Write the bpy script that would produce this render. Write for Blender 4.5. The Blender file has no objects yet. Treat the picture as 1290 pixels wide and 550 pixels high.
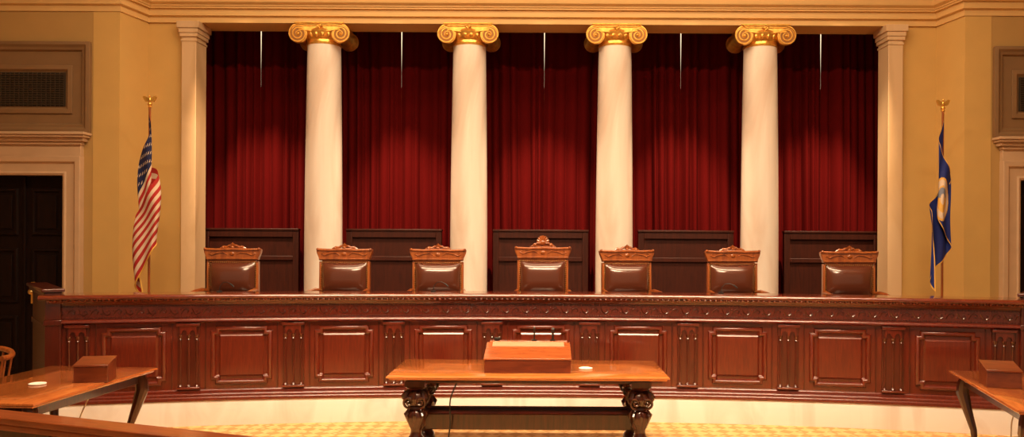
import bpy, bmesh, math, random
from mathutils import Vector, Matrix
random.seed(4)
S = bpy.context.scene; C = S.collection
PI = math.pi
try:
    S.view_settings.view_transform = 'Standard'
except Exception: pass

# ------------------------------------------------------------ materials
def newmat(name):
    m = bpy.data.materials.new(name); m.use_nodes = True
    nt = m.node_tree; b = nt.nodes['Principled BSDF']
    return m, nt, b
def plain(name, col, rough=.5, metal=0, coat=0, bump=0, bscale=30, var=0, spec=.5):
    m, nt, b = newmat(name)
    b.inputs['Base Color'].default_value = (*col, 1); b.inputs['Roughness'].default_value = rough
    b.inputs['Metallic'].default_value = metal; b.inputs['Coat Weight'].default_value = coat
    b.inputs['Coat Roughness'].default_value = .12; b.inputs['Specular IOR Level'].default_value = spec
    tc = nt.nodes.new('ShaderNodeTexCoord'); n = nt.nodes.new('ShaderNodeTexNoise')
    n.inputs['Scale'].default_value = bscale; n.inputs['Detail'].default_value = 4
    nt.links.new(tc.outputs['Object'], n.inputs['Vector'])
    if var:
        r = nt.nodes.new('ShaderNodeValToRGB')
        r.color_ramp.elements[0].position = .3; r.color_ramp.elements[1].position = .7
        r.color_ramp.elements[0].color = (*[c*(1-var) for c in col], 1)
        r.color_ramp.elements[1].color = (*[min(1, c*(1+var)) for c in col], 1)
        nt.links.new(n.outputs['Fac'], r.inputs['Fac']); nt.links.new(r.outputs['Color'], b.inputs['Base Color'])
    if bump:
        bp = nt.nodes.new('ShaderNodeBump'); bp.inputs['Strength'].default_value = bump; bp.inputs['Distance'].default_value = .01
        nt.links.new(n.outputs['Fac'], bp.inputs['Height']); nt.links.new(bp.outputs['Normal'], b.inputs['Normal'])
    return m
def wood(name, c1, c2, rough=.3, scale=(14, 14, 1.5), coat=.6, spec=.5, cr=.09):
    m, nt, b = newmat(name)
    tc = nt.nodes.new('ShaderNodeTexCoord'); mp = nt.nodes.new('ShaderNodeMapping')
    mp.inputs['Scale'].default_value = scale
    n = nt.nodes.new('ShaderNodeTexNoise'); n.inputs['Scale'].default_value = 2.2; n.inputs['Detail'].default_value = 7
    n.inputs['Distortion'].default_value = .8
    r = nt.nodes.new('ShaderNodeValToRGB')
    r.color_ramp.elements[0].position = .32; r.color_ramp.elements[1].position = .68
    r.color_ramp.elements[0].color = (*c1, 1); r.color_ramp.elements[1].color = (*c2, 1)
    nt.links.new(tc.outputs['Object'], mp.inputs['Vector']); nt.links.new(mp.outputs['Vector'], n.inputs['Vector'])
    nt.links.new(n.outputs['Fac'], r.inputs['Fac']); nt.links.new(r.outputs['Color'], b.inputs['Base Color'])
    b.inputs['Roughness'].default_value = rough; b.inputs['Coat Weight'].default_value = coat
    b.inputs['Coat Roughness'].default_value = cr; b.inputs['Coat IOR'].default_value = 1.6
    b.inputs['Specular IOR Level'].default_value = spec
    return m
def marble(name, base, vein, scale=1.5, rough=.3):
    m, nt, b = newmat(name)
    tc = nt.nodes.new('ShaderNodeTexCoord'); mp = nt.nodes.new('ShaderNodeMapping')
    mp.inputs['Scale'].default_value = (1, 1, .35)
    n = nt.nodes.new('ShaderNodeTexNoise'); n.inputs['Scale'].default_value = scale; n.inputs['Detail'].default_value = 8
    n.inputs['Distortion'].default_value = 1.6
    r = nt.nodes.new('ShaderNodeValToRGB')
    r.color_ramp.elements[0].position = .33; r.color_ramp.elements[1].position = .52
    r.color_ramp.elements[0].color = (*vein, 1); r.color_ramp.elements[1].color = (*base, 1)
    nt.links.new(tc.outputs['Object'], mp.inputs['Vector']); nt.links.new(mp.outputs['Vector'], n.inputs['Vector'])
    nt.links.new(n.outputs['Fac'], r.inputs['Fac']); nt.links.new(r.outputs['Color'], b.inputs['Base Color'])
    b.inputs['Roughness'].default_value = rough
    return m
def carpet_mat():
    m, nt, b = newmat('carpet')
    tc = nt.nodes.new('ShaderNodeTexCoord'); mp = nt.nodes.new('ShaderNodeMapping')
    mp.inputs['Rotation'].default_value = (0, 0, PI/4)
    ch = nt.nodes.new('ShaderNodeTexChecker'); ch.inputs['Scale'].default_value = 9
    ch.inputs['Color1'].default_value = (.74, .45, .19, 1); ch.inputs['Color2'].default_value = (.54, .28, .095, 1)
    v = nt.nodes.new('ShaderNodeTexVoronoi'); v.inputs['Scale'].default_value = 14
    r = nt.nodes.new('ShaderNodeValToRGB'); r.color_ramp.elements[0].position = .15; r.color_ramp.elements[1].position = .4
    r.color_ramp.elements[0].color = (.7, .7, .7, 1); r.color_ramp.elements[1].color = (0, 0, 0, 1)
    mx = nt.nodes.new('ShaderNodeMixRGB'); mx.inputs['Color2'].default_value = (.78, .55, .30, 1)
    nt.links.new(tc.outputs['Object'], mp.inputs['Vector']); nt.links.new(mp.outputs['Vector'], ch.inputs['Vector'])
    nt.links.new(mp.outputs['Vector'], v.inputs['Vector']); nt.links.new(v.outputs['Distance'], r.inputs['Fac'])
    nt.links.new(r.outputs['Color'], mx.inputs['Fac']); nt.links.new(ch.outputs['Color'], mx.inputs['Color1'])
    nt.links.new(mx.outputs['Color'], b.inputs['Base Color']); b.inputs['Roughness'].default_value = .95
    return m
M = dict(
    bench=wood('bench_mahogany', (.098, .010, .004), (.15, .018, .006), .3, (22, 22, 2.5), coat=.8, cr=.12),
    bench_top=wood('bench_top_mahogany', (.10, .013, .005), (.17, .028, .010), .2, (2, 14, 14), 1),
    bench_dark=wood('bench_carving', (.055, .006, .0025), (.095, .011, .004), .3, coat=.7, cr=.14),
    screen=wood('screen_wood', (.020, .0035, .0014), (.038, .0065, .0025), .5, coat=.0, spec=.2),
    chair=wood('chair_oak', (.20, .042, .008), (.38, .10, .019), .28),
    table_top=wood('table_top_wood', (.48, .135, .026), (.64, .215, .046), .18, (2, 12, 12), 1),
    side_top=wood('side_table_top_wood', (.36, .09, .020), (.52, .15, .034), .2, (12, 2, 12), 1),
    table_dark=wood('table_dark_wood', (.022, .004, .002), (.06, .010, .0045), .28),
    lectern=wood('lectern_wood', (.12, .016, .0055), (.20, .034, .010), .3, (2, 10, 10), .6),
    lectern_top=wood('lectern_top_wood', (.36, .08, .02), (.48, .13, .034), .25, (2, 10, 10), 1),
    box=wood('box_wood', (.12, .022, .007), (.20, .044, .012), .28, (3, 10, 10), .8),
    rail=wood('rail_wood', (.25, .055, .014), (.40, .10, .028), .3, (2, 12, 12), .5),
    door=wood('door_wood', (.005, .0015, .001), (.012, .0035, .0018), .6, coat=.0, spec=.15),
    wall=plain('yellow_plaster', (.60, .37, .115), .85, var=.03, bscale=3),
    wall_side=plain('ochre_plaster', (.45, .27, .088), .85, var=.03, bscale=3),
    trimy=plain('cream_plaster', (.68, .43, .165), .6, var=.03, bscale=5),
    surround=plain('pink_stone', (.56, .37, .22), .55, var=.05, bscale=5),
    overdoor=plain('tan_plaster', (.22, .12, .05), .7, var=.05, bscale=4),
    ceiling=plain('ceiling_plaster', (.6, .45, .28), .9),
    column=marble('column_marble', (.84, .75, .66), (.70, .56, .46), 1.1, .28),
    plinth=marble('white_marble', (.84, .80, .76), (.72, .63, .57), 1.6, .3),
    pil=marble('pilaster_marble', (.64, .44, .25), (.54, .35, .18), 1.2, .45),
    gold=plain('gilt', (.85, .47, .10), .3, metal=.75, var=.2, bscale=20),
    gold_dark=plain('dark_gilt', (.30, .13, .03), .45, metal=.5),
    curtain=plain('red_velvet', (.072, .0022, .0022), .95, spec=.05),
    leather=plain('brown_leather', (.10, .026, .013), .25, coat=.9, bump=.08, bscale=14),
    brass=plain('brass', (.8, .55, .2), .3, metal=1),
    black=plain('black_plastic', (.012, .011, .011), .4),
    white=plain('white_ceramic', (.9, .88, .82), .35),
    panelplate=plain('tan_control_panel', (.50, .29, .17), .4),
    grille=plain('dark_grille', (.02, .012, .007), .5), slat=plain('grille_slats', (.05, .032, .018), .5),
    red=plain('flag_red', (.42, .016, .013), .8), flagwhite=plain('flag_white', (.70, .54, .40), .8),
    navy=plain('flag_navy', (.008, .012, .07), .8), blue=plain('flag_blue', (.006, .018, .17), .7),
    fringe=plain('gold_fringe', (.75, .42, .08), .7), seal_blue=plain('seal_blue', (.20, .22, .30), .8),
    cablew=plain('grey_cable', (.7, .66, .6), .5),
    carpet=carpet_mat(), dais=plain('dais_carpet', (.30, .12, .06), .95),
)
m, nt, b = newmat('daylight_glass'); b.inputs['Emission Color'].default_value = (1, .78, .48, 1)
b.inputs['Emission Strength'].default_value = 1.5; b.inputs['Base Color'].default_value = (.8, .8, .8, 1); M['glass'] = m

# ------------------------------------------------------------ mesh builder
class MB:
    def __init__(s): s.v = []; s.f = []; s.mi = []
    def add(s, vs, fs, mi=0):
        o = len(s.v); s.v += [tuple(p) for p in vs]
        s.f += [tuple(i+o for i in f) for f in fs]; s.mi += [mi]*len(fs)
    def box(s, x0, x1, y0, y1, z0, z1, nx=1):
        vs = []; fs = []
        for i in range(nx+1):
            x = x0+(x1-x0)*i/nx
            vs += [(x, y0, z0), (x, y1, z0), (x, y1, z1), (x, y0, z1)]
        for i in range(nx):
            a = 4*i; c = a+4
            for k in range(4):
                l = (k+1) % 4; fs.append((a+k, a+l, c+l, c+k))
        fs.append((3, 2, 1, 0)); e = 4*nx; fs.append((e, e+1, e+2, e+3))
        s.add(vs, fs)
    def rings(s, rs, closed_ends=True, loop=False, mi=0):
        n = len(rs[0]); vs = [p for r in rs for p in r]; fs = []
        for i in range(len(rs) if loop else len(rs)-1):
            a = i*n; c = ((i+1) % len(rs))*n
            for k in range(n):
                l = (k+1) % n; fs.append((a+k, a+l, c+l, c+k))
        if closed_ends and not loop:
            fs.append(tuple(range(n))[::-1]); e = (len(rs)-1)*n; fs.append(tuple(e+k for k in range(n)))
        s.add(vs, fs, mi)
    def lathe(s, prof, c=(0, 0, 0), seg=32, axis='z'):
        rs = []
        for r, z in prof:
            ring = []
            for k in range(seg):
                a = 2*PI*k/seg; p = (r*math.cos(a), r*math.sin(a), z)
                if axis == 'y': p = (p[0], p[2], p[1])
                if axis == 'x': p = (p[2], p[0], p[1])
                ring.append((p[0]+c[0], p[1]+c[1], p[2]+c[2]))
            rs.append(ring)
        s.rings(rs)
    def tube(s, path, rad, seg=8):
        n = len(path); P = [Vector(p) for p in path]; rs = []
        rad = rad if isinstance(rad, (list, tuple)) else [rad]*n
        ref = None
        for i in range(n):
            t = (P[min(i+1, n-1)]-P[max(i-1, 0)]).normalized()
            if ref is None:
                ref = Vector((0, 0, 1)) if abs(t.z) < .9 else Vector((1, 0, 0))
            u = (ref-t*ref.dot(t)).normalized(); w = t.cross(u); ref = u
            rs.append([tuple(P[i]+rad[i]*(math.cos(2*PI*k/seg)*u+math.sin(2*PI*k/seg)*w)) for k in range(seg)])
        s.rings(rs)
    def ball(s, c, r, seg=12, rg=7):
        rx, ry, rz = (r, r, r) if not isinstance(r, (list, tuple)) else r
        rs = []
        for i in range(rg+1):
            t = PI*(i+.02)/(rg+.04); rs.append([(c[0]+rx*math.sin(t)*math.cos(2*PI*k/seg), c[1]+ry*math.sin(t)*math.sin(2*PI*k/seg), c[2]+rz*math.cos(t)) for k in range(seg)])
        s.rings(rs)
    def prism(s, poly, y0, y1):      # poly in x,z
        s.rings([[(x, y0, z) for x, z in poly], [(x, y1, z) for x, z in poly]])
    def path(s, pts, prof, fn, closed=False):   # mitred sweep; prof (offset to left, height)
        n = len(pts); rs = []
        for i in range(n):
            p = Vector(pts[i])
            d1 = (p-Vector(pts[i-1])).normalized() if (closed or i > 0) else None
            d2 = (Vector(pts[(i+1) % n])-p).normalized() if (closed or i < n-1) else None
            d1 = d1 or d2; d2 = d2 or d1
            n1 = Vector((-d1.y, d1.x)); n2 = Vector((-d2.y, d2.x)); mm = (n1+n2)
            mm = mm/(mm.length_squared/2) if mm.length > .01 else n1
            rs.append([fn(p.x+mm.x*o, p.y+mm.y*o, h) for o, h in prof])
        s.rings(rs, loop=closed)
    def build(s, name, mat, parent=None, fn=None, bevel=0, loc=None, seg=2, ang=35):
        vs = [fn(*p) for p in s.v] if fn else s.v
        me = bpy.data.meshes.new(name); me.from_pydata(vs, [], s.f)
        for mt in (mat if isinstance(mat, list) else [mat]): me.materials.append(mt)
        me.polygons.foreach_set('material_index', s.mi)
        bm = bmesh.new(); bm.from_mesh(me); bmesh.ops.recalc_face_normals(bm, faces=bm.faces); bm.to_mesh(me); bm.free()
        me.polygons.foreach_set('use_smooth', [True]*len(me.polygons))
        try: me.set_sharp_from_angle(angle=math.radians(ang))
        except Exception: pass
        o = bpy.data.objects.new(name, me); C.objects.link(o)
        if parent: o.parent = parent
        if loc: o.location = loc
        if bevel:
            md = o.modifiers.new('Bevel', 'BEVEL'); md.width = bevel; md.segments = seg; md.limit_method = 'ANGLE'
            md.harden_normals = False
        return o
def tag(o, label, cat, group=None):
    o['label'] = label; o['category'] = cat
    if group: o['group'] = group
    return o
def struct(o, label=None):
    o['kind'] = 'structure'
    if label: o['label'] = label
    return o
def thing(name, label, cat, loc=(0, 0, 0), rz=0, group=None):
    o = bpy.data.objects.new(name, None); C.objects.link(o); o.location = loc; o.rotation_euler = (0, 0, rz)
    o.empty_display_size = .1
    return tag(o, label, cat, group)
def copy_tree(o, parent=None):
    c = o.copy(); C.objects.link(c); c.parent = parent
    for ch in list(o.children): copy_tree(ch, c)
    return c

# ------------------------------------------------------------ camera : eye 1.9 m, optical axis along +Y
F = 1000.0; EYE = 1.9
cd = bpy.data.cameras.new('camera'); cam = bpy.data.objects.new('camera', cd); C.objects.link(cam)
cd.sensor_width = 36; cd.lens = F/1290*36; cd.shift_x = -37/1290; cd.shift_y = 25/1290; cd.clip_end = 100
cam.matrix_world = Matrix.Translation((0, 0, EYE)) @ Matrix.Rotation(PI/2, 4, 'X') @ Matrix.Rotation(math.radians(.29), 4, 'Z')
S.camera = cam

# ------------------------------------------------------------ room shell
b = MB(); b.box(-9, 9, -1, 12.2, -.1, 0); struct(b.build('floor', M['carpet']), 'gold patterned carpet floor of the courtroom')
R = 20.0; DB = 8.33; YC = DB-R
def bend(u, v, z):
    r = R+v; return (r*math.sin(u/R), YC+r*math.cos(u/R), z)
UE = 4.85
DAIS = .6
def dpoly():
    pts = [bend(-UE+.05+2*(UE-.05)*i/40, .08, 0)[:2] for i in range(41)]
    return pts
b = MB(); pl = dpoly()+[(5.55, 8.8), (5.15, 9.86), (5.1, 11.75), (-5.1, 11.75), (-5.15, 9.86), (-5.55, 8.8)]
b.rings([[(x, y, .0) for x, y in pl], [(x, y, DAIS) for x, y in pl]])
o = struct(b.build('floor_dais', M['dais']), 'raised dais floor behind the bench')

b = MB(); b.box(-9, 9, 11.75, 11.95, 0, 6.6); struct(b.build('wall_back', M['wall']))
for sgn, nm in ((-1, 'wall_back_left'), (1, 'wall_back_right')):
    b = MB()
    poly = [(5.27, 9.9), (5.17, 10.42), (4.68, 10.42), (4.68, 10.78), (5.2, 10.82), (5.2, 11.75), (5.45, 11.75), (5.45, 10.7), (5.6, 10.1), (5.6, 9.9)]
    b.rings([[(sgn*x, y, 0) for x, y in poly], [(sgn*x, y, 6.6) for x, y in poly]])
    struct(b.build(nm, M['wall']))
    b = MB()
    def bx(x0, x1, y0, y1, z0, z1):
        b.box(min(sgn*x0, sgn*x1), max(sgn*x0, sgn*x1), y0, y1, z0, z1)
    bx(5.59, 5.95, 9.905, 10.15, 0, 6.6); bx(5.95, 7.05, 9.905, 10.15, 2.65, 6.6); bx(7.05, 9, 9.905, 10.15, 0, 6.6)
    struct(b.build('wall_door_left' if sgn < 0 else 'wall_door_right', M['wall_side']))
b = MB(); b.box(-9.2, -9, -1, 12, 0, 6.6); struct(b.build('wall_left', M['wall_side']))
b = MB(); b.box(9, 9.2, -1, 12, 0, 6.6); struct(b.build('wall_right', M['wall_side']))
b = MB(); b.box(-9.2, 9.2, -1, 12, 6.6, 6.75); struct(b.build('ceiling', M['ceiling']))

# entablature running over the columns and along the walls
path = [(9, 9.87), (5.24, 9.87), (5.14, 10.37), (-5.14, 10.37), (-5.24, 9.87), (-9, 9.87)]
zs = 4.70
prof = [(-.45, zs), (-.02, zs), (-.02, zs+.07), (.0, zs+.075), (.015, zs+.085), (.0, zs+.10), (.0, zs+.17), (.035, zs+.175), (.035, zs+.19),
        (.05, zs+.20), (.05, zs+.215), (.09, zs+.24), (.10, zs+.27), (.10, zs+.40), (.14, zs+.42), (.14, zs+.5), (-.02, zs+.52), (-.02, zs+.9), (-.45, zs+.9)]
b = MB(); b.path(path, prof, lambda x, y, h: (x, y, h)); struct(b.build('trim_1', M['trimy'], ang=25), 'moulded cream entablature above the columns')
prof2 = [(-.1, 5.9), (.05, 5.9), (.12, 6.0), (.16, 6.15), (.3, 6.25), (.34, 6.4), (-.1, 6.4)]
b = MB(); b.path(path, prof2, lambda x, y, h: (x, y, h)); struct(b.build('trim_2', M['trimy']))
b = MB(); b.box(-5.1, 5.1, 10.44, 10.8, 5.5, 6.6); struct(b.build('wall_upper', M['wall']))

# pilasters
for i, sgn in enumerate((-1, 1)):
    b = MB()
    def bx(x0, x1, y0, y1, z0, z1): b.box(min(sgn*x0, sgn*x1), max(sgn*x0, sgn*x1), y0, y1, z0, z1)
    bx(4.51, 4.70, 10.34, 10.66, DAIS, 4.50)
    bx(4.50, 4.71, 10.33, 10.67, 4.44, 4.47)
    bx(4.49, 4.72, 10.32, 10.68, 4.50, 4.55)
    bx(4.48, 4.73, 10.31, 10.69, 4.55, 4.61); bx(4.46, 4.75, 10.295, 10.705, 4.61, 4.699)
    bx(4.48, 4.73, 10.31, 10.69, DAIS+.001, DAIS+.2)
    struct(b.build('trim_%d' % (3+i), M['pil'], bevel=.006), 'pale marble pilaster at the %s end of the colonnade' % ('left' if sgn < 0 else 'right'))

# marble plinth under bench
b = MB(); b.path([(u, 0) for u in [-UE-.12+(2*UE+.24)*i/60 for i in range(61)]], [(.5, 0), (-.06, 0), (-.06, .21), (-.05, .25), (.5, .25)], lambda u, v, h: bend(u, v, h))
struct(b.build('trim_5', M['plinth']), 'white marble plinth curving under the bench')

# doors
def doorset(sgn, n):
    cx = 6.5
    r = bpy.data.objects.new('door_%d' % n, None); C.objects.link(r); r.location = (sgn*cx, 9.9, 0); struct(r, 'dark wooden door with cream surround and grille above')
    b = MB()
    b.path([(.55, 0), (.55, 2.65), (-.55, 2.65), (-.55, 0)], [(0, -.1), (0, .045), (-.03, .06), (-.05, .045), (-.15, .05), (-.17, .08), (-.235, .085), (-.24, -.02)], lambda x, z, h: (x, -h, z))
    b.box(-.785, .785, -.06, .01, 2.885, 3.04)
    b.box(-.80, .80, -.09, .0, 3.03, 3.07); b.box(-.84, .84, -.12, .0, 3.07, 3.115); b.box(-.87, .87, -.16, .0, 3.115, 3.145); b.box(-.89, .89, -.18, .0, 3.145, 3.178)
    b.build('surround', M['surround'], r, bevel=.005)
    b = MB()
    b.box(-.55, .55, .10, .15, 0, 2.65)
    lf = b.build('door_leaf', M['door'], r)
    b = MB()
    for sx in (-.28, .28):
        for z0, z1 in ((.2, .9), (1.05, 1.75), (1.9, 2.5)):
            b.path([(sx-.2, z0), (sx+.2, z0), (sx+.2, z1), (sx-.2, z1)], [(0, 0), (.015, .025), (.04, .025), (.05, 0)], lambda x, z, h: (x, .10-h, z), closed=True)
            b.box(sx-.12, sx+.12, .082, .10, z0+.09, z1-.09)
    b.box(-.015, .015, .075, .10, 0, 2.65)
    b.build('door_moulding', M['door'], lf, bevel=.004)
    b = MB(); b.box(sgn*-.12-.025, sgn*-.12+.025, .065, .08, 1.05, 1.32)
    b.lathe([(.01, 0), (.012, -.03), (.03, -.04), (.032, -.06), (.015, -.075), (.002, -.078)], (sgn*-.12, .07, 1.2), 14, 'y')
    b.build('door_handle', M['brass'], lf)
    b = MB()
    b.box(-.88, .88, -.02, .02, 3.19, 4.30)
    b.path([(-.89, 3.18), (.89, 3.18), (.89, 4.31), (-.89, 4.31)], [(0, 0), (0, .05), (.04, .06), (.07, .035), (.10, .03), (.12, 0)], lambda x, z, h: (x, -.02-h, z), closed=True)
    b.path([(-.66, 3.42), (.66, 3.42), (.66, 4.02), (-.66, 4.02)], [(0, 0), (0, .02), (.05, .03), (.08, 0)], lambda x, z, h: (x, -.02-h, z), closed=True)
    b.build('overdoor_panel', M['overdoor'], r, bevel=.004)
    g = MB(); g.box(-.57, .57, -.03, -.015, 3.51, 3.93); gr = g.build('vent_backing', M['grille'], r)
    g = MB()
    for k in range(14):
        z = 3.53+k*.028; g.box(-.56, .56, -.045, -.03, z, z+.010)
    for k in range(21):
        x = -.56+k*.056; g.box(x-.003, x+.003, -.043, -.03, 3.51, 3.93)
    g.build('vent_slats', M['slat'], gr)
doorset(-1, 1); doorset(1, 2)

# windows behind the curtains
bays = [-5.12, -3.1, -1.03, 1.03, 3.1, 5.12]; gaps = [-4.02, -2.01, .03, 1.98, 3.98]
for i, g in enumerate(gaps):
    b = MB(); b.box(g-.35, g+.35, 11.66, 11.70, 4.1, 5.3); w = b.build('window_%d' % (i+1), M['glass']); struct(w)
    b = MB(); b.path([(g-.35, 4.1), (g+.35, 4.1), (g+.35, 5.3), (g-.35, 5.3)], [(-.08, 0), (-.08, .06), (0, .06), (0, 0)], lambda x, z, h: (x, 11.7-h, z), closed=True)
    b.build('window_frame', M['trimy'], w)

# ------------------------------------------------------------ curtains
bayname = ['between the left pilaster and first column', 'between first and second columns', 'in the middle bay behind the tallest chair', 'between third and fourth columns', 'between fourth column and the right pilaster']
zt, zb = 5.15, .62
for i in range(5):
    for side in (0, 1):
        xa, xb = (bays[i], gaps[i]) if side == 0 else (gaps[i], bays[i+1])
        W = xb-xa; nx = int(W/.010); nz = 26
        rnd = random.Random(i*7+side)
        ph = [rnd.uniform(0, 6.28) for _ in range(6)]
        edges = [xa]
        while edges[-1] < xb: edges.append(edges[-1]+rnd.uniform(.08, .19))
        amps = [rnd.uniform(.45, 1.5) for _ in edges]
        vs = []; fs = []
        for j in range(nz+1):
            t = j/nz; z = zt+(zb-zt)*t
            gap = .0004+.0062*max(0, min(1, (z-4.3)/.5))
            x0, x1 = (xa+.0004, xb-gap) if side == 0 else (xa+gap, xb-.0004)
            for k in range(nx+1):
                s = k/nx; x = x0+(x1-x0)*s; q = (xa+W*s)+.025*math.sin(t*2.5+ph[4])*math.sin(PI*s)
                e = 0
                while e < len(edges)-2 and edges[e+1] < q: e += 1
                loc_ = max(0, min(1, (q-edges[e])/(edges[e+1]-edges[e])))
                a = (.06+.04*t)*amps[e]
                y = -a*(math.sin(PI*loc_)**.75) + .03*math.sin(2*PI*q/.55+ph[2]+t*.8)
                dg = (xb-q) if side == 0 else (q-xa)
                y *= min(1, max(0, dg)/.07)
                vs.append((x, 11.35+y, z))
        for j in range(nz):
            for k in range(nx):
                a = j*(nx+1)+k; fs.append((a, a+1, a+nx+2, a+nx+1))
        b = MB(); b.add(vs, fs)
        o = b.build('curtain', M['curtain'], ang=180)
        tag(o, '%s half of the dark red velvet curtain %s' % (('left', 'right')[side], bayname[i]), 'curtain', 'red velvet curtains')

# ------------------------------------------------------------ low wood screens between columns
sc = [-4.02, -2.04, -.01, 2.0, 4.02]; prot = None
for i, x in enumerate(sc):
    lab = 'low dark wood panelled screen ' + ['at the far left behind the leftmost chair', 'between first and second columns', 'behind the tallest middle chair', 'between third and fourth columns', 'at the far right behind the rightmost chair'][i]
    if prot is None:
        t = thing('wooden_screen', lab, 'screen', (x, 11.02, DAIS), 0, 'wood screens between the columns')
        b = MB()
        for s in (-1, 1): b.box(s*.66 if s < 0 else .58, .66 if s > 0 else -.58, -.04, .04, 0, 1.39)
        b.box(-.58, .58, -.04, .04, 0, .16); b.box(-.58, .58, -.04, .04, 1.30, 1.39); b.box(-.58, .58, -.035, .035, .98, 1.04)
        b.build('frame', M['screen'], t, bevel=.006)
        b = MB(); b.box(-.665, .665, -.05, .05, 1.39, 1.42)
        b.build('top_cap', M['screen'], t, bevel=.006)
        b = MB(); b.box(-.58, .58, -.01, .01, .16, .98); b.build('panel', M['screen'], t)
        b = MB(); b.box(-.58, .58, -.01, .01, 1.04, 1.30); b.build('panel', M['screen'], t)
        prot = t
    else:
        t = copy_tree(prot); t.location.x = x; t['label'] = lab

# ------------------------------------------------------------ ionic columns
colp = None
for i, x in enumerate((-2.91, -.97, .97, 2.91)):
    lab = ['cream marble Ionic column farthest to the left, behind the second chair', 'cream marble Ionic column just left of the tallest chair', 'cream marble Ionic column just right of the tallest chair', 'cream marble Ionic column farthest to the right, near the sixth chair'][i]
    if colp: t = copy_tree(colp); t.location.x = x; t['label'] = lab; continue
    t = thing('ionic_column', lab, 'column', (x, 10.6, DAIS), 0, 'Ionic marble columns'); colp = t
    h = 4.455-DAIS
    pr = []
    for k in range(25):
        q = k/24; rr = .247-.030*max(0, (q-.2)/.8)**1.6; pr.append((rr, .28+(h-.28)*q))
    b = MB(); b.lathe(pr, seg=48); b.build('shaft', M['column'], t)
    b = MB(); b.box(-.34, .34, -.34, .34, 0, .1); b.lathe([(.3, .1), (.34, .12), (.345, .15), (.33, .18), (.29, .19), (.28, .21), (.3, .225), (.3, .25), (.27, .27), (.247, .28)], seg=40)
    b.build('base', M['column'], t)
    b = MB()
    b.lathe([(.218, h-.02), (.228, h-.015), (.230, h-.0), (.22, h+.01), (.218, h+.04), (.235, h+.06), (.265, h+.10), (.275, h+.14), (.26, h+.165), (.24, h+.19)], seg=40)
    cap = b.build('capital', M['gold'], t)
    b = MB()
    for k in range(20):
        a = 2*PI*(k+.5)/20; b.ball((.25*math.cos(a), .25*math.sin(a), h+.098), (.028, .028, .040), 8, 6)
    b.build('egg_and_dart', M['gold'], cap)
    dv = .245
    b = MB()
    for yy in (-dv, dv-.04):
        rs = []
        for k in range(17):
            q = -1+2*k/16; xx = .27*q; sag = .022*(1-q*q)
            rs.append([(xx, yy, h+.150-sag), (xx, yy+.04, h+.150-sag), (xx, yy+.04, h+.215), (xx, yy, h+.215)])
        b.rings(rs)
    for yy in (-dv-.006, dv+.006):
        for z0 in (.157, .207):
            b.tube([(.27*q, yy, h+z0-(.022*(1-q*q) if z0 < .2 else 0)) for q in [-1+2*k/12 for k in range(13)]], .009, 6)
    b.box(-.25, .25, -dv+.03, dv-.03, h+.150, h+.213)
    b.build('canalis', M['gold'], cap)
    for s in (-1, 1):
        b = MB(); c = (s*.275, 0, h+.098)
        b.lathe([(.002, -dv-.002), (.115, -dv), (.12, -dv+.01), (.118, -dv+.04), (.10, -.16), (.075, -.06), (.07, 0), (.075, .06), (.10, .16), (.118, dv-.04), (.12, dv-.01), (.115, dv), (.002, dv+.002)], c, 32, 'y')
        for yy in (-dv-.005, dv+.005):
            pts = []; rd = []
            for k in range(66):
                q = k/65; a = PI/2-q*2*PI*2.6
                r = .113*(1-q)**1.05+.013
                pts.append((c[0]+r*math.cos(a)*s, yy, c[2]+r*math.sin(a))); rd.append(.013*(1-.55*q))
            b.tube(pts, rd, 6)
            b.ball((c[0], yy, c[2]), .022, 10, 6)
        vo = b.build('volute', M['gold'], cap)
        g = MB(); g.lathe([(.002, -dv-.0035), (.10, -dv-.0035), (.10, -dv-.001), (.002, -dv-.001)], c, 24, 'y'); g.build('volute_recess', M['gold_dark'], cap)
    b = MB(); b.box(-.30, .30, -.27, .27, h+.215, h+.228); b.box(-.32, .32, -.285, .285, h+.2285, h+.2449); b.build('abacus', M['gold'], t, bevel=.004)
    b = MB()
    for k in range(5):
        a = (k-2)*.42; b.tube([(0, -dv-.01, h+.175), (.032*math.sin(a), -dv-.022, h+.175+.032*math.cos(a)), (.055*math.sin(a), -dv-.02, h+.175+.046*math.cos(a))], [.012, .011, .004], 6)
    b.ball((0, -dv-.018, h+.172), .018, 8, 6)
    b.build('rosette', M['gold'], cap)

# ------------------------------------------------------------ judges' bench
B = thing('judges_bench', 'long curved carved mahogany judges bench on white marble', 'bench', (0, DB, .25))
def bb(u, v, z):
    x, y, zz = bend(u, v, z); return (x, y-DB, zz-.25)
def sweep(prof, name, mat, u0=-UE, u1=UE, n=80, bevel=0, ang=25):
    b = MB(); b.path([(u0+(u1-u0)*i/n, 0) for i in range(n+1)], prof, lambda u, v, h: bb(u, v, h)); return b.build(name, mat, B, ang=ang, bevel=bevel)
def arc(v0, z0, v1, z1, n=5):
    return [(v1+(v0-v1)*math.cos(k*PI/2/n), z0+(z1-z0)*math.sin(k*PI/2/n)) for k in range(n+1)]
sweep([(0, .28), (.0, 1.29), (.07, 1.29), (.07, .28)], 'front_wall', M['bench'])
sweep([(.30, 1.275), (-.085, 1.275), (-.10, 1.277), (-.112, 1.285)]+arc(-.117, 1.295, -.085, 1.325, 6)+[(.30, 1.325)], 'countertop', M['bench_top'], -UE-.06, UE+.06, ang=50)
sweep([(0, 1.215), (-.03, 1.218), (-.035, 1.235), (-.05, 1.24), (-.06, 1.262), (-.08, 1.274), (0, 1.274)], 'cornice_moulding', M['bench'])
fr = sweep([(.0, 1.08), (-.022, 1.08), (-.022, 1.215), (0, 1.215)], 'frieze', M['bench'])
sweep([(0, 1.03), (-.03, 1.032), (-.04, 1.042)]+arc(-.058, 1.05, -.03, 1.08)+[(0, 1.082)], 'architrave_moulding', M['bench'], ang=50)
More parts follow.
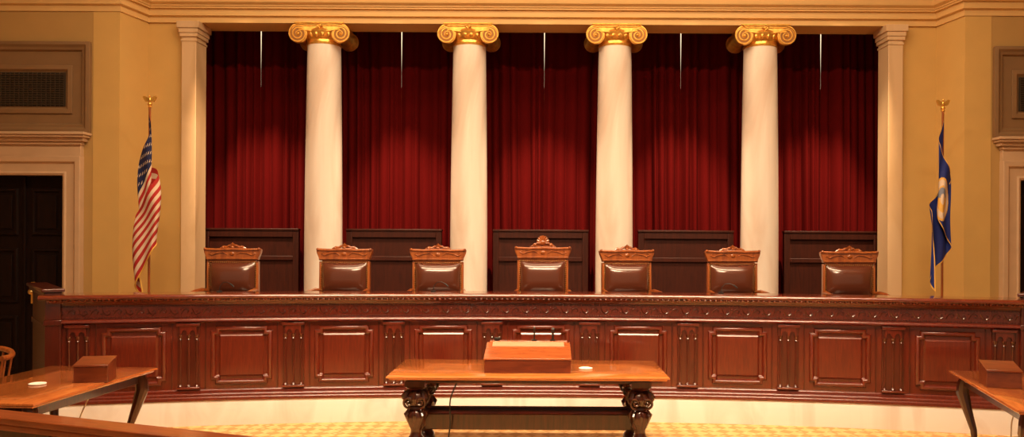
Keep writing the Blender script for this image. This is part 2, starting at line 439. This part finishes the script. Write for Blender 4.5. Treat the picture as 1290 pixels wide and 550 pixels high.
sweep([(0, .251), (-.062, .251)]+arc(-.062, .268, -.045, .290)+arc(-.045, .296, -.026, .320)+[(-.022, .335)]+arc(-.022, .338, -.004, .358)+[(0, .36)], 'base_moulding', M['bench'], ang=50)
sweep([(.07, .6), (.07, 1.0), (.27, 1.0), (.27, .97), (.1, .97), (.1, .6)], 'inner_shelf', M['bench_dark'])
b = MB()
for k in range(180):
    u = -UE+2*UE*(k+.5)/180; b.ball((u, -.092, 1.268), (.018, .016, .014), 6, 4)
b.build('bead_moulding', M['bench_top'], B, fn=bb)
# carved frieze relief
b = MB(); n = 92
for k in range(n):
    u = -UE+.06+(2*UE-.12)*(k+.5)/n; a = 1 if k % 2 else -1
    def q(du, v, z): return (u+du, -.022+v, 1.148+z)
    b.tube([q(-.05, .0, -.028*a), q(-.03, -.004, .012*a), q(0, -.005, .028*a), q(.025, -.004, .010*a), q(.012, -.002, -.016*a), q(-.008, -.001, -.003*a)], [.005, .007, .008, .007, .005, .003], 5)
    b.ball((u+.05, -.022, 1.148-.018*a), (.010, .006, .009), 6, 4)
    for du in (0, .026, .052, .078):
        b.ball((u+du, -.022, 1.093), (.011, .007, .007), 6, 4)
        b.ball((u+du, -.022, 1.205), (.010, .006, .006), 6, 4)
b.build('carved_relief', M['bench_dark'], fr, fn=bb)
SP = 1.02
def notched(cx, cz, w, h, n):
    return [(cx-w+n, cz-h), (cx+w-n, cz-h), (cx+w-n, cz-h+n), (cx+w, cz-h+n), (cx+w, cz+h-n), (cx+w-n, cz+h-n), (cx+w-n, cz+h), (cx-w+n, cz+h), (cx-w+n, cz+h-n), (cx-w, cz+h-n), (cx-w, cz-h+n), (cx-w+n, cz-h+n)]
for k in range(-4, 5):
    u = k*SP; cz = .698
    b = MB(); b.path(notched(u, cz, .300, .295, .045), [(0, 0), (.0, .008), (.004, .016), (.012, .026), (.022, .032), (.028, .032), (.036, .026), (.044, .014), (.048, .006), (.052, 0)], lambda a, z, h: (a, -h, z), closed=True)
    fm = b.build('panel_frame', M['bench'], B, fn=bb, ang=50)
    b = MB(); w = .220; hh = .215
    b.rings([[(u-w, 0, cz-hh), (u+w, 0, cz-hh), (u+w, 0, cz+hh), (u-w, 0, cz+hh)], [(u-w, -.006, cz-hh), (u+w, -.006, cz-hh), (u+w, -.006, cz+hh), (u-w, -.006, cz+hh)],
             [(u-w+.018, -.020, cz-hh+.018), (u+w-.018, -.020, cz-hh+.018), (u+w-.018, -.020, cz+hh-.018), (u-w+.018, -.020, cz+hh-.018)]])
    b.build('raised_field', M['bench'], fm, fn=bb, ang=10)
def bpil(u, half=.105):
    b = MB(); b.box(u-half, u+half, -.016, 0, .362, 1.029)
    p = b.build('bench_pilaster', M['bench_dark'], B, fn=bb, bevel=.004)
    for du in (-.078, 0, .078):
        b = MB()
        b.lathe([(.021, .386), (.025, .392), (.021, .40), (.013, .41), (.012, .86), (.020, .865), (.014, .873), (.020, .895), (.024, .905), (.024, .915)], (u+du, -.015, 0), 10)
        b.build('colonnette', M['bench_dark'], p, fn=bb)
    b = MB()
    for du in (-.039, .039):
        pts = [(u+du-.039, .915)]+[(u+du-.028*math.cos(PI*j/8), .915+.045*math.sin(PI*j/8)) for j in range(9)]+[(u+du+.039, .915), (u+du+.039, 1.0), (u+du-.039, 1.0)]
        b.prism(pts, -.032, -.015)
    b.build('arches', M['bench'], p, fn=bb)
    b = MB(); b.box(u-half-.006, u+half+.006, -.044, 0, 1.0, 1.028); b.build('bracket', M['bench'], p, fn=bb, bevel=.004)
    b = MB(); b.box(u-half-.006, u+half+.006, -.040, 0, .363, .386); b.build('pilaster_foot', M['bench'], p, fn=bb, bevel=.004)
for k in range(-5, 5): bpil((k+.5)*SP)
for k in range(-4, 5):
    for s in (-1, 1):
        b = MB(); u = k*SP+s*.350; b.box(u-.007, u+.007, -.010, 0, .362, 1.03); b.build('stile_strip', M['bench_dark'], B, fn=bb, bevel=.003)
# end posts and the returns that close the dais
for s in (-1, 1):
    b = MB(); u = s*(UE-.05); b.box(u-.07, u+.07, -.05, .1, .25, 1.03); b.box(u-.08, u+.08, -.06, .1, 1.03, 1.08); b.box(u-.07, u+.07, -.05, .1, 1.08, 1.275)
    b.build('end_post', M['bench_dark'], B, fn=bb, bevel=.006)
    x0, y0, _ = bend(s*UE, .1, 0); x1, y1 = s*5.62, 8.85
    d = Vector((x1-x0, y1-y0)); L = d.length; d.normalize(); nn = Vector((-d.y, d.x))
    def fr_(a, v, z): return (x0+d.x*a+nn.x*v, y0+d.y*a+nn.y*v-DB, z-.25)
    b = MB(); b.box(0, L, -.04, .04, .0, 1.30); b.box(-.02, L, -.055, .055, .25, .36); b.box(-.02, L, -.052, .052, .95, 1.0)
    rt = b.build('return_wall', M['bench_dark'], B, fn=fr_)
    b = MB(); b.box(-.06, L+.04, -.1, .1, 1.345, 1.38); b.box(-.04, L+.02, -.075, .075, 1.30, 1.345); b.build('return_cap', M['bench_dark'], rt, fn=fr_, bevel=.01)

# ------------------------------------------------------------ judges' chairs
def cushion(b, w, h, d, cx, y, cz, n=14, ax='y'):
    vs = []; fs = []
    for i in range(n+1):
        for j in range(n+1):
            p = -1+2*i/n; q = -1+2*j/n
            k = (1-abs(p)**4)**.6*(1-abs(q)**3)**.75 if abs(p) < 1 and abs(q) < 1 else 0
            vs.append((cx+p*w, y-d*k, cz+q*h) if ax == 'y' else (cx+p*w, y+q*h, cz+d*k))
    for i in range(n):
        for j in range(n):
            a = i*(n+1)+j; fs.append((a, a+1, a+n+2, a+n+1))
    b.add(vs, fs)
def make_chair(label, big=False):
    t = thing('judge_chair', label, 'chair', (0, 0, DAIS), 0, None if big else 'carved high-backed judge chairs')
    k = .03 if big else 0
    b = MB()
    for s in (-1, 1):
        b.prism([(s*.298, .45), (s*.265, .45), (s*.262, 1.02+k), (s*.298, 1.02+k)], .0, .055)
        b.tube([(s*.283, .005, .46), (s*.283, -.002, .6), (s*.283, .0, .8), (s*.283, .005, 1.0+k)], [.014, .016, .015, .014], 8)
    b.prism([(-.265, .56), (.265, .56), (.265, .64), (-.265, .64)], .0, .05)
    b.prism([(-.265, 1.0+k), (.265, 1.0+k), (.265, 1.03+k), (-.265, 1.03+k)], .0, .05)
    fr = b.build('back_frame', M['chair'], t, bevel=.006)
    b = MB(); cushion(b, .262, .183+k/2, .10, 0, .0, .824+k/2, 20); b.box(-.262, .262, .0, .045, .64, 1.005+k)
    cu = b.build('back_cushion', M['leather'], t, ang=60)
    b = MB()
    for i in range(18):
        z = .65+i*(.36+k)/17
        for s in (-1, 1): b.ball((s*.267, -.006, z), (.006, .005, .006), 6, 4)
    for i in range(23): b.ball((-.25+i*.0227, -.006, .65), (.006, .005, .006), 6, 4); b.ball((-.25+i*.0227, -.006, 1.01+k), (.006, .005, .006), 6, 4)
    b.build('nailheads', M['brass'], cu)
    z0 = 1.03+k
    b = MB()
    b.prism([(-.295, z0), (.295, z0), (.30, z0+.03), (.325, z0+.09), (.33, z0+.125), (.30, z0+.14), (.15, z0+.135), (.07, z0+.145), (-.07, z0+.145), (-.15, z0+.135), (-.30, z0+.14), (-.33, z0+.125), (-.325, z0+.09), (-.30, z0+.03)], -.015, .06)
    tr = b.build('top_rail', M['chair'], t, bevel=.008)
    b = MB()
    b.tube([(-.32, -.02, z0+.125), (-.15, -.022, z0+.118), (0, -.022, z0+.125), (.15, -.022, z0+.118), (.32, -.02, z0+.125)], .009, 6)
    b.tube([(-.295, -.018, z0+.02), (.295, -.018, z0+.02)], .007, 6)
    for s in (-1, 1):
        b.tube([(s*.05, -.015, z0+.06), (s*.1, -.018, z0+.095), (s*.17, -.018, z0+.085), (s*.23, -.018, z0+.06), (s*.27, -.017, z0+.08), (s*.24, -.015, z0+.095)], [.005, .008, .009, .008, .007, .004], 6)
        b.ball((s*.31, -.018, z0+.13), .018, 8, 6)
    b.ball((0, -.016, z0+.075), (.03, .010, .024), 10, 6)
    b.build('rail_carving', M['chair'], tr)
    b = MB(); zc = z0+.135; sc = 1.35 if big else .78
    for s in (-1, 1):
        b.tube([(s*.15, .02, zc), (s*.11, .02, zc+.02), (s*.07, .02, zc+.02*sc), (s*.045, .02, zc+.04*sc), (s*.02, .02, zc+.045*sc)], [.008, .014, .014, .014, .012], 8)
        b.ball((s*.115, .015, zc+.010), .016, 8, 6)
    if big:      # rounded shell with side scrolls
        zz = zc+.055
        for i in range(9):
            a = (i-4)*.42
            b.tube([(0, .0, zz-.01), (.045*math.sin(a), -.008, zz+.048*math.cos(a)), (.072*math.sin(a), -.002, zz+.082*math.cos(a))], [.010, .015, .014], 8)
        b.ball((0, -.005, zz), (.034, .022, .034), 12, 8); b.prism([(-.07, zc-.01), (.07, zc-.01), (.05, zz+.03), (0, zz+.06), (-.05, zz+.03)], .0, .02)
        for s in (-1, 1): b.ball((s*.09, .005, zc+.028), (.026, .018, .024), 10, 6)
    else:
        for i in range(7):
            a = (i-3)*.36; L = (.075 if i == 3 else .066)*sc
            b.tube([(0, .015, zc+.01), (.5*L*math.sin(a), .0, zc+.01+.6*L*math.cos(a)), (L*math.sin(a)*.85, .0, zc+.01+L*math.cos(a))], [.009*sc, .011*sc, .008*sc], 8)
        b.ball((0, 0, zc+.015), (.024*sc, .018, .020*sc), 10, 6)
    b.build('crest_ornament', M['chair'], tr)
    b = MB(); b.box(-.3, .3, -.48, .05, .36, .43); b.build('seat_frame', M['chair'], t, bevel=.01)
    b = MB(); cushion(b, .28, .24, .06, 0, -.22, .43, 12, 'z'); b.build('seat', M['leather'], t)
    for s in (-1, 1):
        b = MB(); b.tube([(s*.285, .0, .68), (s*.3, -.12, .69), (s*.31, -.3, .675), (s*.31, -.40, .66), (s*.31, -.44, .63)], [.022, .028, .032, .034, .022], 8)
        b.tube([(s*.3, -.38, .64), (s*.29, -.36, .52), (s*.285, -.40, .42)], [.02, .024, .022], 8)
        b.build('armrest', M['chair'], t)
        for y, o in ((-.43, -.02), (.02, .05)):
            b = MB(); b.tube([(s*.265, y, .38), (s*.28, y+o*.5, .28), (s*.27, y+o*.2, .12), (s*.275, y+o, .03), (s*.275, y+o, .0)], [.034, .036, .022, .02, .026], 8)
            b.build('leg', M['chair'], t)
    return t
D0 = 9.27
defs = [(293, 'leftmost carved wooden judge chair with brown leather back, by the left pilaster', .0, 0, 0),
        (434, 'second judge chair from the left, in front of the first column', -.04, .02, 0),
        (552, 'third judge chair from the left, beside the second column', .06, .02, 0),
        (684, 'tallest judge chair with large carved crest, in the middle of the bench', 0, -.03, 1),
        (790, 'fifth judge chair from the left, turned slightly, in front of third column', .16, .03, 0),
        (923, 'sixth judge chair from the left, just left of the fourth column', .05, .08, 0),
        (1070, 'rightmost carved wooden judge chair, beside the right pilaster', -.04, .0, 0)]
proto = None
for px, lab, rz, dy, big in defs:
    y = D0+dy-(abs(px-682)/390)**2*.12
    if big: t = make_chair(lab, True)
    elif proto is None: t = proto = make_chair(lab)
    else: t = copy_tree(proto); t['label'] = lab
    t.location = ((px-682)/F*y, y, DAIS); t.rotation_euler = (0, 0, rz)

# small gooseneck microphones on the bench
mp = None
for px, lab in ((286, 'thin black gooseneck microphone on the bench before the leftmost chair'), (546, 'thin black gooseneck microphone on the bench before the third chair'), (908, 'thin black gooseneck microphone on the bench before the sixth chair')):
    u = (px-682)/F*8.4; x, y, z = bend(u, .2, 1.3255)
    if mp: t = copy_tree(mp); t.location = (x, y, z); t['label'] = lab; continue
    t = mp = thing('bench_microphone', lab, 'microphone', (x, y, z), 0, 'microphones on the judges bench')
    b = MB(); b.lathe([(.03, 0), (.03, .008), (.02, .014), (.005, .016)], seg=14); b.build('base', M['black'], t)
    b = MB(); b.tube([(-.0, 0, .01), (.005, 0, .06), (.04, 0, .1), (.09, -.02, .105), (.13, -.03, .085)], .004, 6); b.build('neck', M['black'], t)
    b = MB(); b.tube([(.125, -.03, .09), (.15, -.035, .07), (.165, -.04, .055)], [.007, .009, .006], 8); b.build('head', M['black'], t)

# ------------------------------------------------------------ flags
def flag(kind, px, lab):
    y = 9.55; x = (px-682)/F*y
    t = thing('flag_on_pole', lab, 'flag', (x, y, DAIS))
    top = 3.47-DAIS
    b = MB(); b.lathe([(.15, 0), (.16, .02), (.15, .05), (.06, .07), (.03, .12), (.02, .14)], seg=24); b.build('base', M['brass'], t)
    b = MB(); b.tube([(0, 0, .1), (0, 0, 1.4), (0, 0, top)], .014, 10); b.build('pole', M['chair'], t)
    b = MB(); b.ball((0, 0, top+.02), .026, 12, 8); b.lathe([(.02, top-.02), (.024, top-.01), (.014, top)], seg=12)
    b.ball((0, 0, top+.07), (.018, .02, .035), 10, 8); b.ball((0, -.012, top+.112), .013, 8, 6); b.tube([(0, -.02, top+.112), (0, -.036, top+.106)], [.006, .002], 6)
    for s in (-1, 1):
        b.prism([(s*.01, top+.05), (s*.03, top+.045), (s*.055, top+.05), (s*.07, top+.075), (s*.085, top+.11), (s*.06, top+.12), (s*.03, top+.10), (s*.01, top+.09)], -.008, .008)
    b.build('eagle_finial', M['gold'], t, bevel=.002)
    us = kind == 'us'
    mir = 1 if us else -1
    folds = 1.75 if us else 1.3; H, Fl = .95, 1.15
    def P(h, f):
        ph = 2*PI*folds*f+.7*h+(.2 if us else -.1)
        g = min(1, f*1.5+h*.3); amp = .012+(.150 if us else .140)*g
        sn = math.sin(ph)
        xx = mir*(amp*sn*(1-.2*(1-abs(sn)))+(.03 if us else .015)*math.sin(5*h+9*f)*g) + (-.0*g if us else -.055*g)
        yy = -.035-.05*f+(.012+.06*g)*math.cos(ph+.9) + .022*math.sin(36*f+5*h+2*math.sin(3*h))*g
        zz = top-.10-h*H-f*Fl+(.10 if us else .03)*sn*g
        return Vector((xx, yy, zz))
    nh, nf = 130, 170
    vs = [tuple(P(i/nh, j/nf)) for i in range(nh+1) for j in range(nf+1)]
    b = MB()
    for i in range(nh):
        for j in range(nf):
            h = (i+.5)/nh; f = (j+.5)/nf
            if us:
                mi = 2 if (h < 7/13 and f < .50) else (int(h*13) % 2)
            else:
                p = P(h, f); d = math.hypot((p.x+.045)/.100, (p.z-(top-1.08))/.26)
                mi = 0
                if .17 < f < .62:
                    if d < 1: mi = 3
                    if d < .90: mi = 1
                    if d < .62: mi = 3
                    if d < .55: mi = 4 if p.z > top-1.06 else 3
                    if d < .25: mi = 1
                if min(h*.95, (1-h)*.95, (1-f)*1.5) < .022: mi = 3
            a = i*(nf+1)+j; b.f.append((a, a+1, a+nf+2, a+nf+1)); b.mi.append(mi)
    b.v = vs
    mats = [M['red'], M['flagwhite'], M['navy']] if us else [M['blue'], M['flagwhite'], M['navy'], M['fringe'], M['seal_blue']]
    cl = b.build('flag_cloth', mats, t, ang=180)
    if us:
        st = MB()
        for r in range(9):
            for c in range(6 if r % 2 == 0 else 5):
                h0 = (r+1)/10*7/13; f0 = (2*c+1+(r % 2))/12*.50
                for off in (.004, -.004):
                    pts = []
                    for k in range(10):
                        rr = .024 if k % 2 == 0 else .010; a = k*PI/5
                        h = h0-rr*math.cos(a)/.95; f = max(0, f0+rr*math.sin(a)/1.5)
                        e = .003; p = P(h, f); nrm = (P(h+e, f)-p).cross(P(h, f+e)-p).normalized()
                        pts.append(tuple(p+nrm*off))
                    st.add(pts, [tuple(range(10))])
        st.build('stars', M['flagwhite'], cl)
        fg = MB()
        fg.tube([tuple(P(1, j/60)) for j in range(61)], .009, 5); fg.tube([tuple(P(j/40, 1)) for j in range(41)], .009, 5)
        fg.build('fringe', M['fringe'], cl)
    return t
flag('us', 188, 'red, white and blue striped flag with stars on an eagle-topped pole')
flag('mn', 1187, 'blue flag with round white seal on an eagle-topped pole')

# ------------------------------------------------------------ centre table
TZ = .74
def turned(b, x, y, s):
    b.box(x-.085, x+.085, y-.085, y+.085, .63, .68)
    b.lathe([(.02, .64), (.08, .64), (.095, .625), (.08, .61), (.07, .60), (.02, .60)], (x, y, 0), 20)
    b.ball((x, y, .525), (.105, .10, .085), 18, 12)
    b.lathe([(.03, .47), (.07, .455), (.075, .44), (.06, .425), (.075, .41), (.088, .37), (.082, .33), (.06, .29), (.045, .25), (.05, .21), (.07, .18), (.075, .14), (.06, .11), (.085, .08), (.09, .04), (.075, .0), (.01, .0)], (x, y, 0), 18)
    for k in range(8):
        a = 2*PI*k/8
        b.tube([(x+.04*math.cos(a), y+.04*math.sin(a), .605), (x+.092*math.cos(a), y+.092*math.sin(a), .575), (x+.112*math.cos(a), y+.108*math.sin(a), .53), (x+.095*math.cos(a), y+.095*math.sin(a), .475)], [.008, .016, .019, .006], 6)
        b.tube([(x+.055*math.cos(a), y+.055*math.sin(a), .44), (x+.092*math.cos(a), y+.092*math.sin(a), .385), (x+.05*math.cos(a), y+.05*math.sin(a), .27)], [.006, .015, .006], 6)
    for sx in (-1, 1):
        pts = []; rd = []
        for k in range(26):
            q = k/25; a = -PI/2+q*2*PI*1.6; r = .042*(1-q)+.006
            pts.append((x+sx*(.05+r*math.cos(a)), y-.104+.02*(1-q), .50+r*math.sin(a))); rd.append(.012*(1-.5*q))
        b.tube(pts, rd, 6)
T = thing('library_table', 'long wooden table with heavy carved legs and lower shelf, holding the lectern', 'table', (-.107, 7.13, 0))
hw, hd = 1.195, .465
def toppr(hw, hd, name, mat, par, z=TZ):
    b = MB(); pts = [(-hw, -hd), (hw, -hd), (hw, hd), (-hw, hd)]   # ccw: left normal = inside
    b.path(pts, [(.0, z-.018), (.004, z-.006), (.014, z), (.3, z), (.3, z-.04), (.03, z-.04), (.022, z-.032), (.02, z-.024), (.006, z-.022)], lambda x, y, h: (x, y, h), closed=True)
    b.box(-hw+.29, hw-.29, -hd+.29, hd-.29, z-.039, z-.0004)
    return b.build(name, mat, par)
toppr(hw, hd, 'tabletop', M['table_top'], T)
b = MB(); b.box(-1.04, 1.04, -.33, -.30, .655, .70); b.box(-1.04, 1.04, .30, .33, .655, .70); b.box(-1.04, -1.01, -.33, .33, .655, .70); b.box(1.01, 1.04, -.33, .33, .655, .70)
b.build('apron', M['table_dark'], T, bevel=.006)
for sx in (-.965, .965):
    for sy in (-.29, .29):
        b = MB(); turned(b, sx, sy, 1); b.build('leg', M['table_dark'], T)
b = MB(); b.box(-.93, .93, -.16, .16, .30, .335); b.box(-.93, .93, -.17, -.14, .22, .36); b.box(-.93, .93, .14, .17, .22, .36)
for s in (-1, 1): b.box(s*.93-.03, s*.93+.03, -.3, .3, .26, .34)
b.build('lower_shelf', M['table_dark'], T, bevel=.008)

# lectern on the centre table
L = thing('tabletop_lectern', 'wooden slant-top lectern box standing on the middle table', 'lectern', (-.113, 6.83, TZ))
b = MB(); w = .3725
b.rings([[(-w, 0, 0), (-w, .5, 0), (-w, .5, .20), (-w, .42, .20), (-w, .0, .115)], [(w, 0, 0), (w, .5, 0), (w, .5, .20), (w, .42, .20), (w, .0, .115)]])
b.build('body', M['lectern'], L, bevel=.006)
b = MB(); b.rings([[(-w-.006, -.008, .113), (-w-.006, -.012, .128), (-w-.006, .41, .214), (-w-.006, .42, .20)], [(w+.006, -.008, .113), (w+.006, -.012, .128), (w+.006, .41, .214), (w+.006, .42, .20)]])
b.build('slanted_top', M['lectern_top'], L, bevel=.003)
b = MB(); b.box(-w+.02, w-.02, .41, .50, .2, .222); b.build('back_ledge', M['lectern_top'], L, bevel=.004)
b = MB()
def sl(y, o): return .128+(y+.012)*(.086/.422)+o
b.rings([[(x, .29, sl(.29, .0)), (x, .40, sl(.40, .0)), (x, .40, sl(.40, .006)), (x, .29, sl(.29, .006))] for x in (-w+.05, w-.05)])
cp = b.build('control_panel', M['panelplate'], L, bevel=.002)
# microphones on the lectern
z = TZ+.2225
for x, hgt, r, lab in ((-.06, .095, .010, 'slim black gooseneck microphone on top of the lectern, left one'), (.11, .085, .015, 'short thick black microphone on top of the lectern, right one')):
    t = thing('lectern_microphone', lab, 'microphone', (x, 7.29, z), 0, 'microphones on the lectern')
    b = MB(); b.lathe([(.026, 0), (.026, .008), (.012, .012), (.002, .013)], seg=12); b.build('base', M['black'], t)
    b = MB(); b.tube([(0, 0, .01), (0, -.005, hgt*.6), (0, -.02, hgt)], r*.7, 6); b.build('neck', M['black'], t)
    b = MB(); b.tube([(0, -.018, hgt-.01), (0, -.03, hgt+.012), (0, -.045, hgt+.03)], [r, r*1.3, r], 8); b.build('head', M['black'], t)
t = thing('timer_clock', 'small dark timer box at left on the lectern ledge', 'timer', (-.40, 7.29, z))
b = MB(); b.box(-.025, .025, -.02, .02, 0, .028); b.build('case', M['black'], t, bevel=.004)
b = MB(); b.box(-.018, .018, -.0225, -.02, .008, .02); b.build('display', M['grille'], t)

def coaster(x, y, lab):
    t = thing('coaster', lab, 'coaster', (x, y, TZ), 0, 'white round coasters')
    b = MB(); b.lathe([(.01, 0), (.055, 0), (.062, .004), (.062, .010), (.056, .012), (.05, .009), (.005, .009)], seg=28); b.build('disc', M['white'], t)
coaster(.40, 7.07, 'white round coaster on the middle table right of the lectern')
coaster(-3.93, 6.2, 'white round coaster on the left side table')

# ------------------------------------------------------------ side tables
def side_table(name_lab, cx, cy, rz, hw=.5, hd=.78):
    t = thing('side_table', name_lab, 'table', (cx, cy, 0), rz)
    toppr(hw, hd, 'tabletop', M['side_top'], t)
    b = MB(); a, c = hw-.09, hd-.09
    b.box(-a, a, -c, -c+.025, .62, .70); b.box(-a, a, c-.025, c, .62, .70); b.box(-a, -a+.025, -c, c, .62, .70); b.box(a-.025, a, -c, c, .62, .70)
    b.build('apron', M['table_dark'], t, bevel=.004)
    for sx in (-1, 1):
        for sy in (-1, 1):
            X, Y = sx*(hw-.11), sy*(hd-.11)
            b = MB(); b.tube([(X, Y, .70), (X+sx*.015, Y+sy*.015, .64), (X+sx*.02, Y+sy*.02, .56), (X-sx*.01, Y-sy*.01, .42), (X-sx*.05, Y-sy*.05, .25), (X-sx*.06, Y-sy*.06, .12), (X-sx*.03, Y-sy*.03, .04), (X-sx*.01, Y-sy*.01, .0)],
                             [.045, .052, .055, .04, .028, .024, .03, .036], 10)
            b.build('leg', M['table_dark'], t)
    return t
side_table('wooden side table with curved legs at the left, partly cut off by frame', -3.95, 6.3, math.radians(-4))
a = math.radians(-13); hwR, hdR = .5, .85
cxR = 3.66+(hwR*math.cos(a)+hdR*math.sin(a)); cyR = 7.12+(hwR*math.sin(a)-hdR*math.cos(a))
side_table('wooden side table with curved legs at the right edge of the view', cxR, cyR, a, hwR, hdR)
def wbox(x, y, rz, lab, w, d):
    t = thing('wooden_box', lab, 'box', (x, y, TZ), rz, 'small slanted wooden boxes on side tables')
    b = MB(); b.rings([[(-w, -d, 0), (-w, d, 0), (-w, d, .17), (-w, -d, .125)], [(w, -d, 0), (w, d, 0), (w, d, .17), (w, -d, .125)]]); b.build('body', M['box'], t, bevel=.004)
    b = MB(); b.rings([[(-w-.004, -d-.006, .125), (-w-.004, d+.004, .17), (-w-.004, d+.004, .185), (-w-.004, -d-.01, .14)], [(w+.004, -d-.006, .125), (w+.004, d+.004, .17), (w+.004, d+.004, .185), (w+.004, -d-.01, .14)]]); b.build('lid', M['box'], t, bevel=.003)
wbox(-3.58, 6.38, math.radians(10), 'small brown slanted wooden box on the left side table', .125, .10)
wbox(3.68, 6.36, math.radians(-16), 'small brown slanted wooden box on the right side table', .125, .12)

# cables
def cable(pts, lab, mat, r=.006, parent=None, off=(0, 0, 0)):
    b = MB(); n = len(pts); P = [Vector(p)-Vector(off) for p in pts]; out = []
    for i in range(n-1):
        p0, p1, p2, p3 = P[max(0, i-1)], P[i], P[i+1], P[min(n-1, i+2)]
        for k in range(6):
            t = k/6; out.append(.5*((2*p1)+(p2-p0)*t+(2*p0-5*p1+4*p2-p3)*t*t+(3*p1-p0-3*p2+p3)*t**3))
    out.append(P[-1]); b.tube([tuple(p) for p in out], r, 6); o = b.build('cable', mat, parent)
    if parent: o['label'] = lab
    else: tag(o, lab, 'cable')
cable([(-.70, 6.88, .698), (-.72, 6.87, .66), (-.78, 6.86, .5), (-.78, 6.86, .3), (-.80, 6.86, .1), (-.78, 6.9, .01), (-.5, 7.1, .01)], 'black cable hanging under the table', M['black'], .007, T, (-.107, 7.13, 0))
cable([(-3.75, 6.7, .66), (-3.9, 6.75, .4), (-4.0, 6.8, .15), (-4.0, 6.95, .01), (-3.8, 7.3, .01)], 'pale cable hanging below the left side table', M['cablew'])
cable([(3.95, 6.5, .66), (3.92, 6.6, .4), (3.98, 6.7, .1), (4.05, 6.8, .01), (4.2, 7.2, .01)], 'pale cable hanging below the right side table', M['cablew'])

# ------------------------------------------------------------ chair behind left table
t = thing('counsel_chair', 'low round-backed wooden armchair at the far left behind the side table', 'chair', (-5.12, 7.15, 0), math.radians(20))
b = MB(); pts = []
for k in range(21):
    a = math.radians(-30+240*k/20); pts.append((.3*math.cos(a), .3*math.sin(a), .80+.05*math.sin(max(0, min(PI, a)))))
b.tube(pts, [.026]*21, 8); b.build('arm_rail', M['chair'], t)
b = MB(); b.lathe([(.02, .43), (.27, .43), (.28, .45), (.27, .475), (.02, .465)], seg=28); b.build('seat', M['chair'], t)
for k in range(7):
    a = math.radians(-20+220*k/6); b = MB(); b.tube([(.25*math.cos(a), .25*math.sin(a), .46), (.3*math.cos(a), .3*math.sin(a), .81)], .010, 8); b.build('spindle', M['chair'], t)
for k in range(4):
    a = PI/4+k*PI/2; b = MB(); b.tube([(.2*math.cos(a), .2*math.sin(a), .44), (.25*math.cos(a), .25*math.sin(a), .2), (.28*math.cos(a), .28*math.sin(a), .0)], [.022, .02, .015], 8); b.build('leg', M['chair'], t)

# ------------------------------------------------------------ gallery rail bottom left
t = thing('gallery_rail', 'reddish wooden gallery rail crossing the bottom left corner', 'rail', (-3.0, 4.47, 0), math.atan2(-.5, 1.42))
b = MB(); b.box(-2.4, 2.1, -.09, .07, .86, .90); b.box(-2.4, 2.1, -.07, .05, .82, .86); b.build('handrail', M['rail'], t, bevel=.012, seg=3)
b = MB(); b.box(-2.4, 2.1, -.025, .015, 0, .82); b.box(-2.4, 2.1, -.04, .03, 0, .12)
for k in range(6): b.box(-2.3+k*.86, -2.22+k*.86, -.04, .03, .12, .82)
b.build('panelling', M['table_dark'], t, bevel=.004)

# ------------------------------------------------------------ lights
def area(x, y, z, sx, sy, e, col, tx=None, spread=None):
    ld = bpy.data.lights.new('unseen_area_light', 'AREA'); ld.shape = 'RECTANGLE'; ld.size = sx; ld.size_y = sy; ld.energy = e; ld.color = col
    if spread: ld.spread = math.radians(spread)
    o = bpy.data.objects.new('unseen_area_light', ld); C.objects.link(o); o.location = (x, y, z)
    if tx: o.rotation_euler = (Vector(tx)-Vector((x, y, z))).to_track_quat('-Z', 'Y').to_euler()
    return o
WARM = (1, .72, .44)
area(0, 6.2, 6.45, 9, .35, 640, WARM)
area(0, 8.6, 6.45, 8, .3, 110, WARM)  # added unseen strip that brightens the chair and screen tops
area(0, 3.4, 6.3, 7, .5, 160, WARM, (0, 8.2, .3), 70)  # added front fill, no real fixture; brightens the marble plinth and carpet
def spot(x, y, z, tgt, e, ang, blend=.5, r=.06, col=WARM):
    ld = bpy.data.lights.new('spot_lamp', 'SPOT'); ld.energy = e; ld.spot_size = math.radians(ang); ld.spot_blend = blend; ld.shadow_soft_size = r; ld.color = col
    o = bpy.data.objects.new('spot_lamp', ld); C.objects.link(o); o.location = (x, y, z)
    o.rotation_euler = (Vector(tgt)-Vector((x, y, z))).to_track_quat('-Z', 'Y').to_euler()
for x in (-3.9, -1.95, 0, 1.95, 3.9):
    spot(x, 9.1, 6.4, (x, 11.3, 1.45), 2700, 27, .7)
wd = bpy.data.worlds.new('world'); S.world = wd; wd.use_nodes = True
wd.node_tree.nodes['Background'].inputs[0].default_value = (1, .68, .4, 1); wd.node_tree.nodes['Background'].inputs[1].default_value = .3
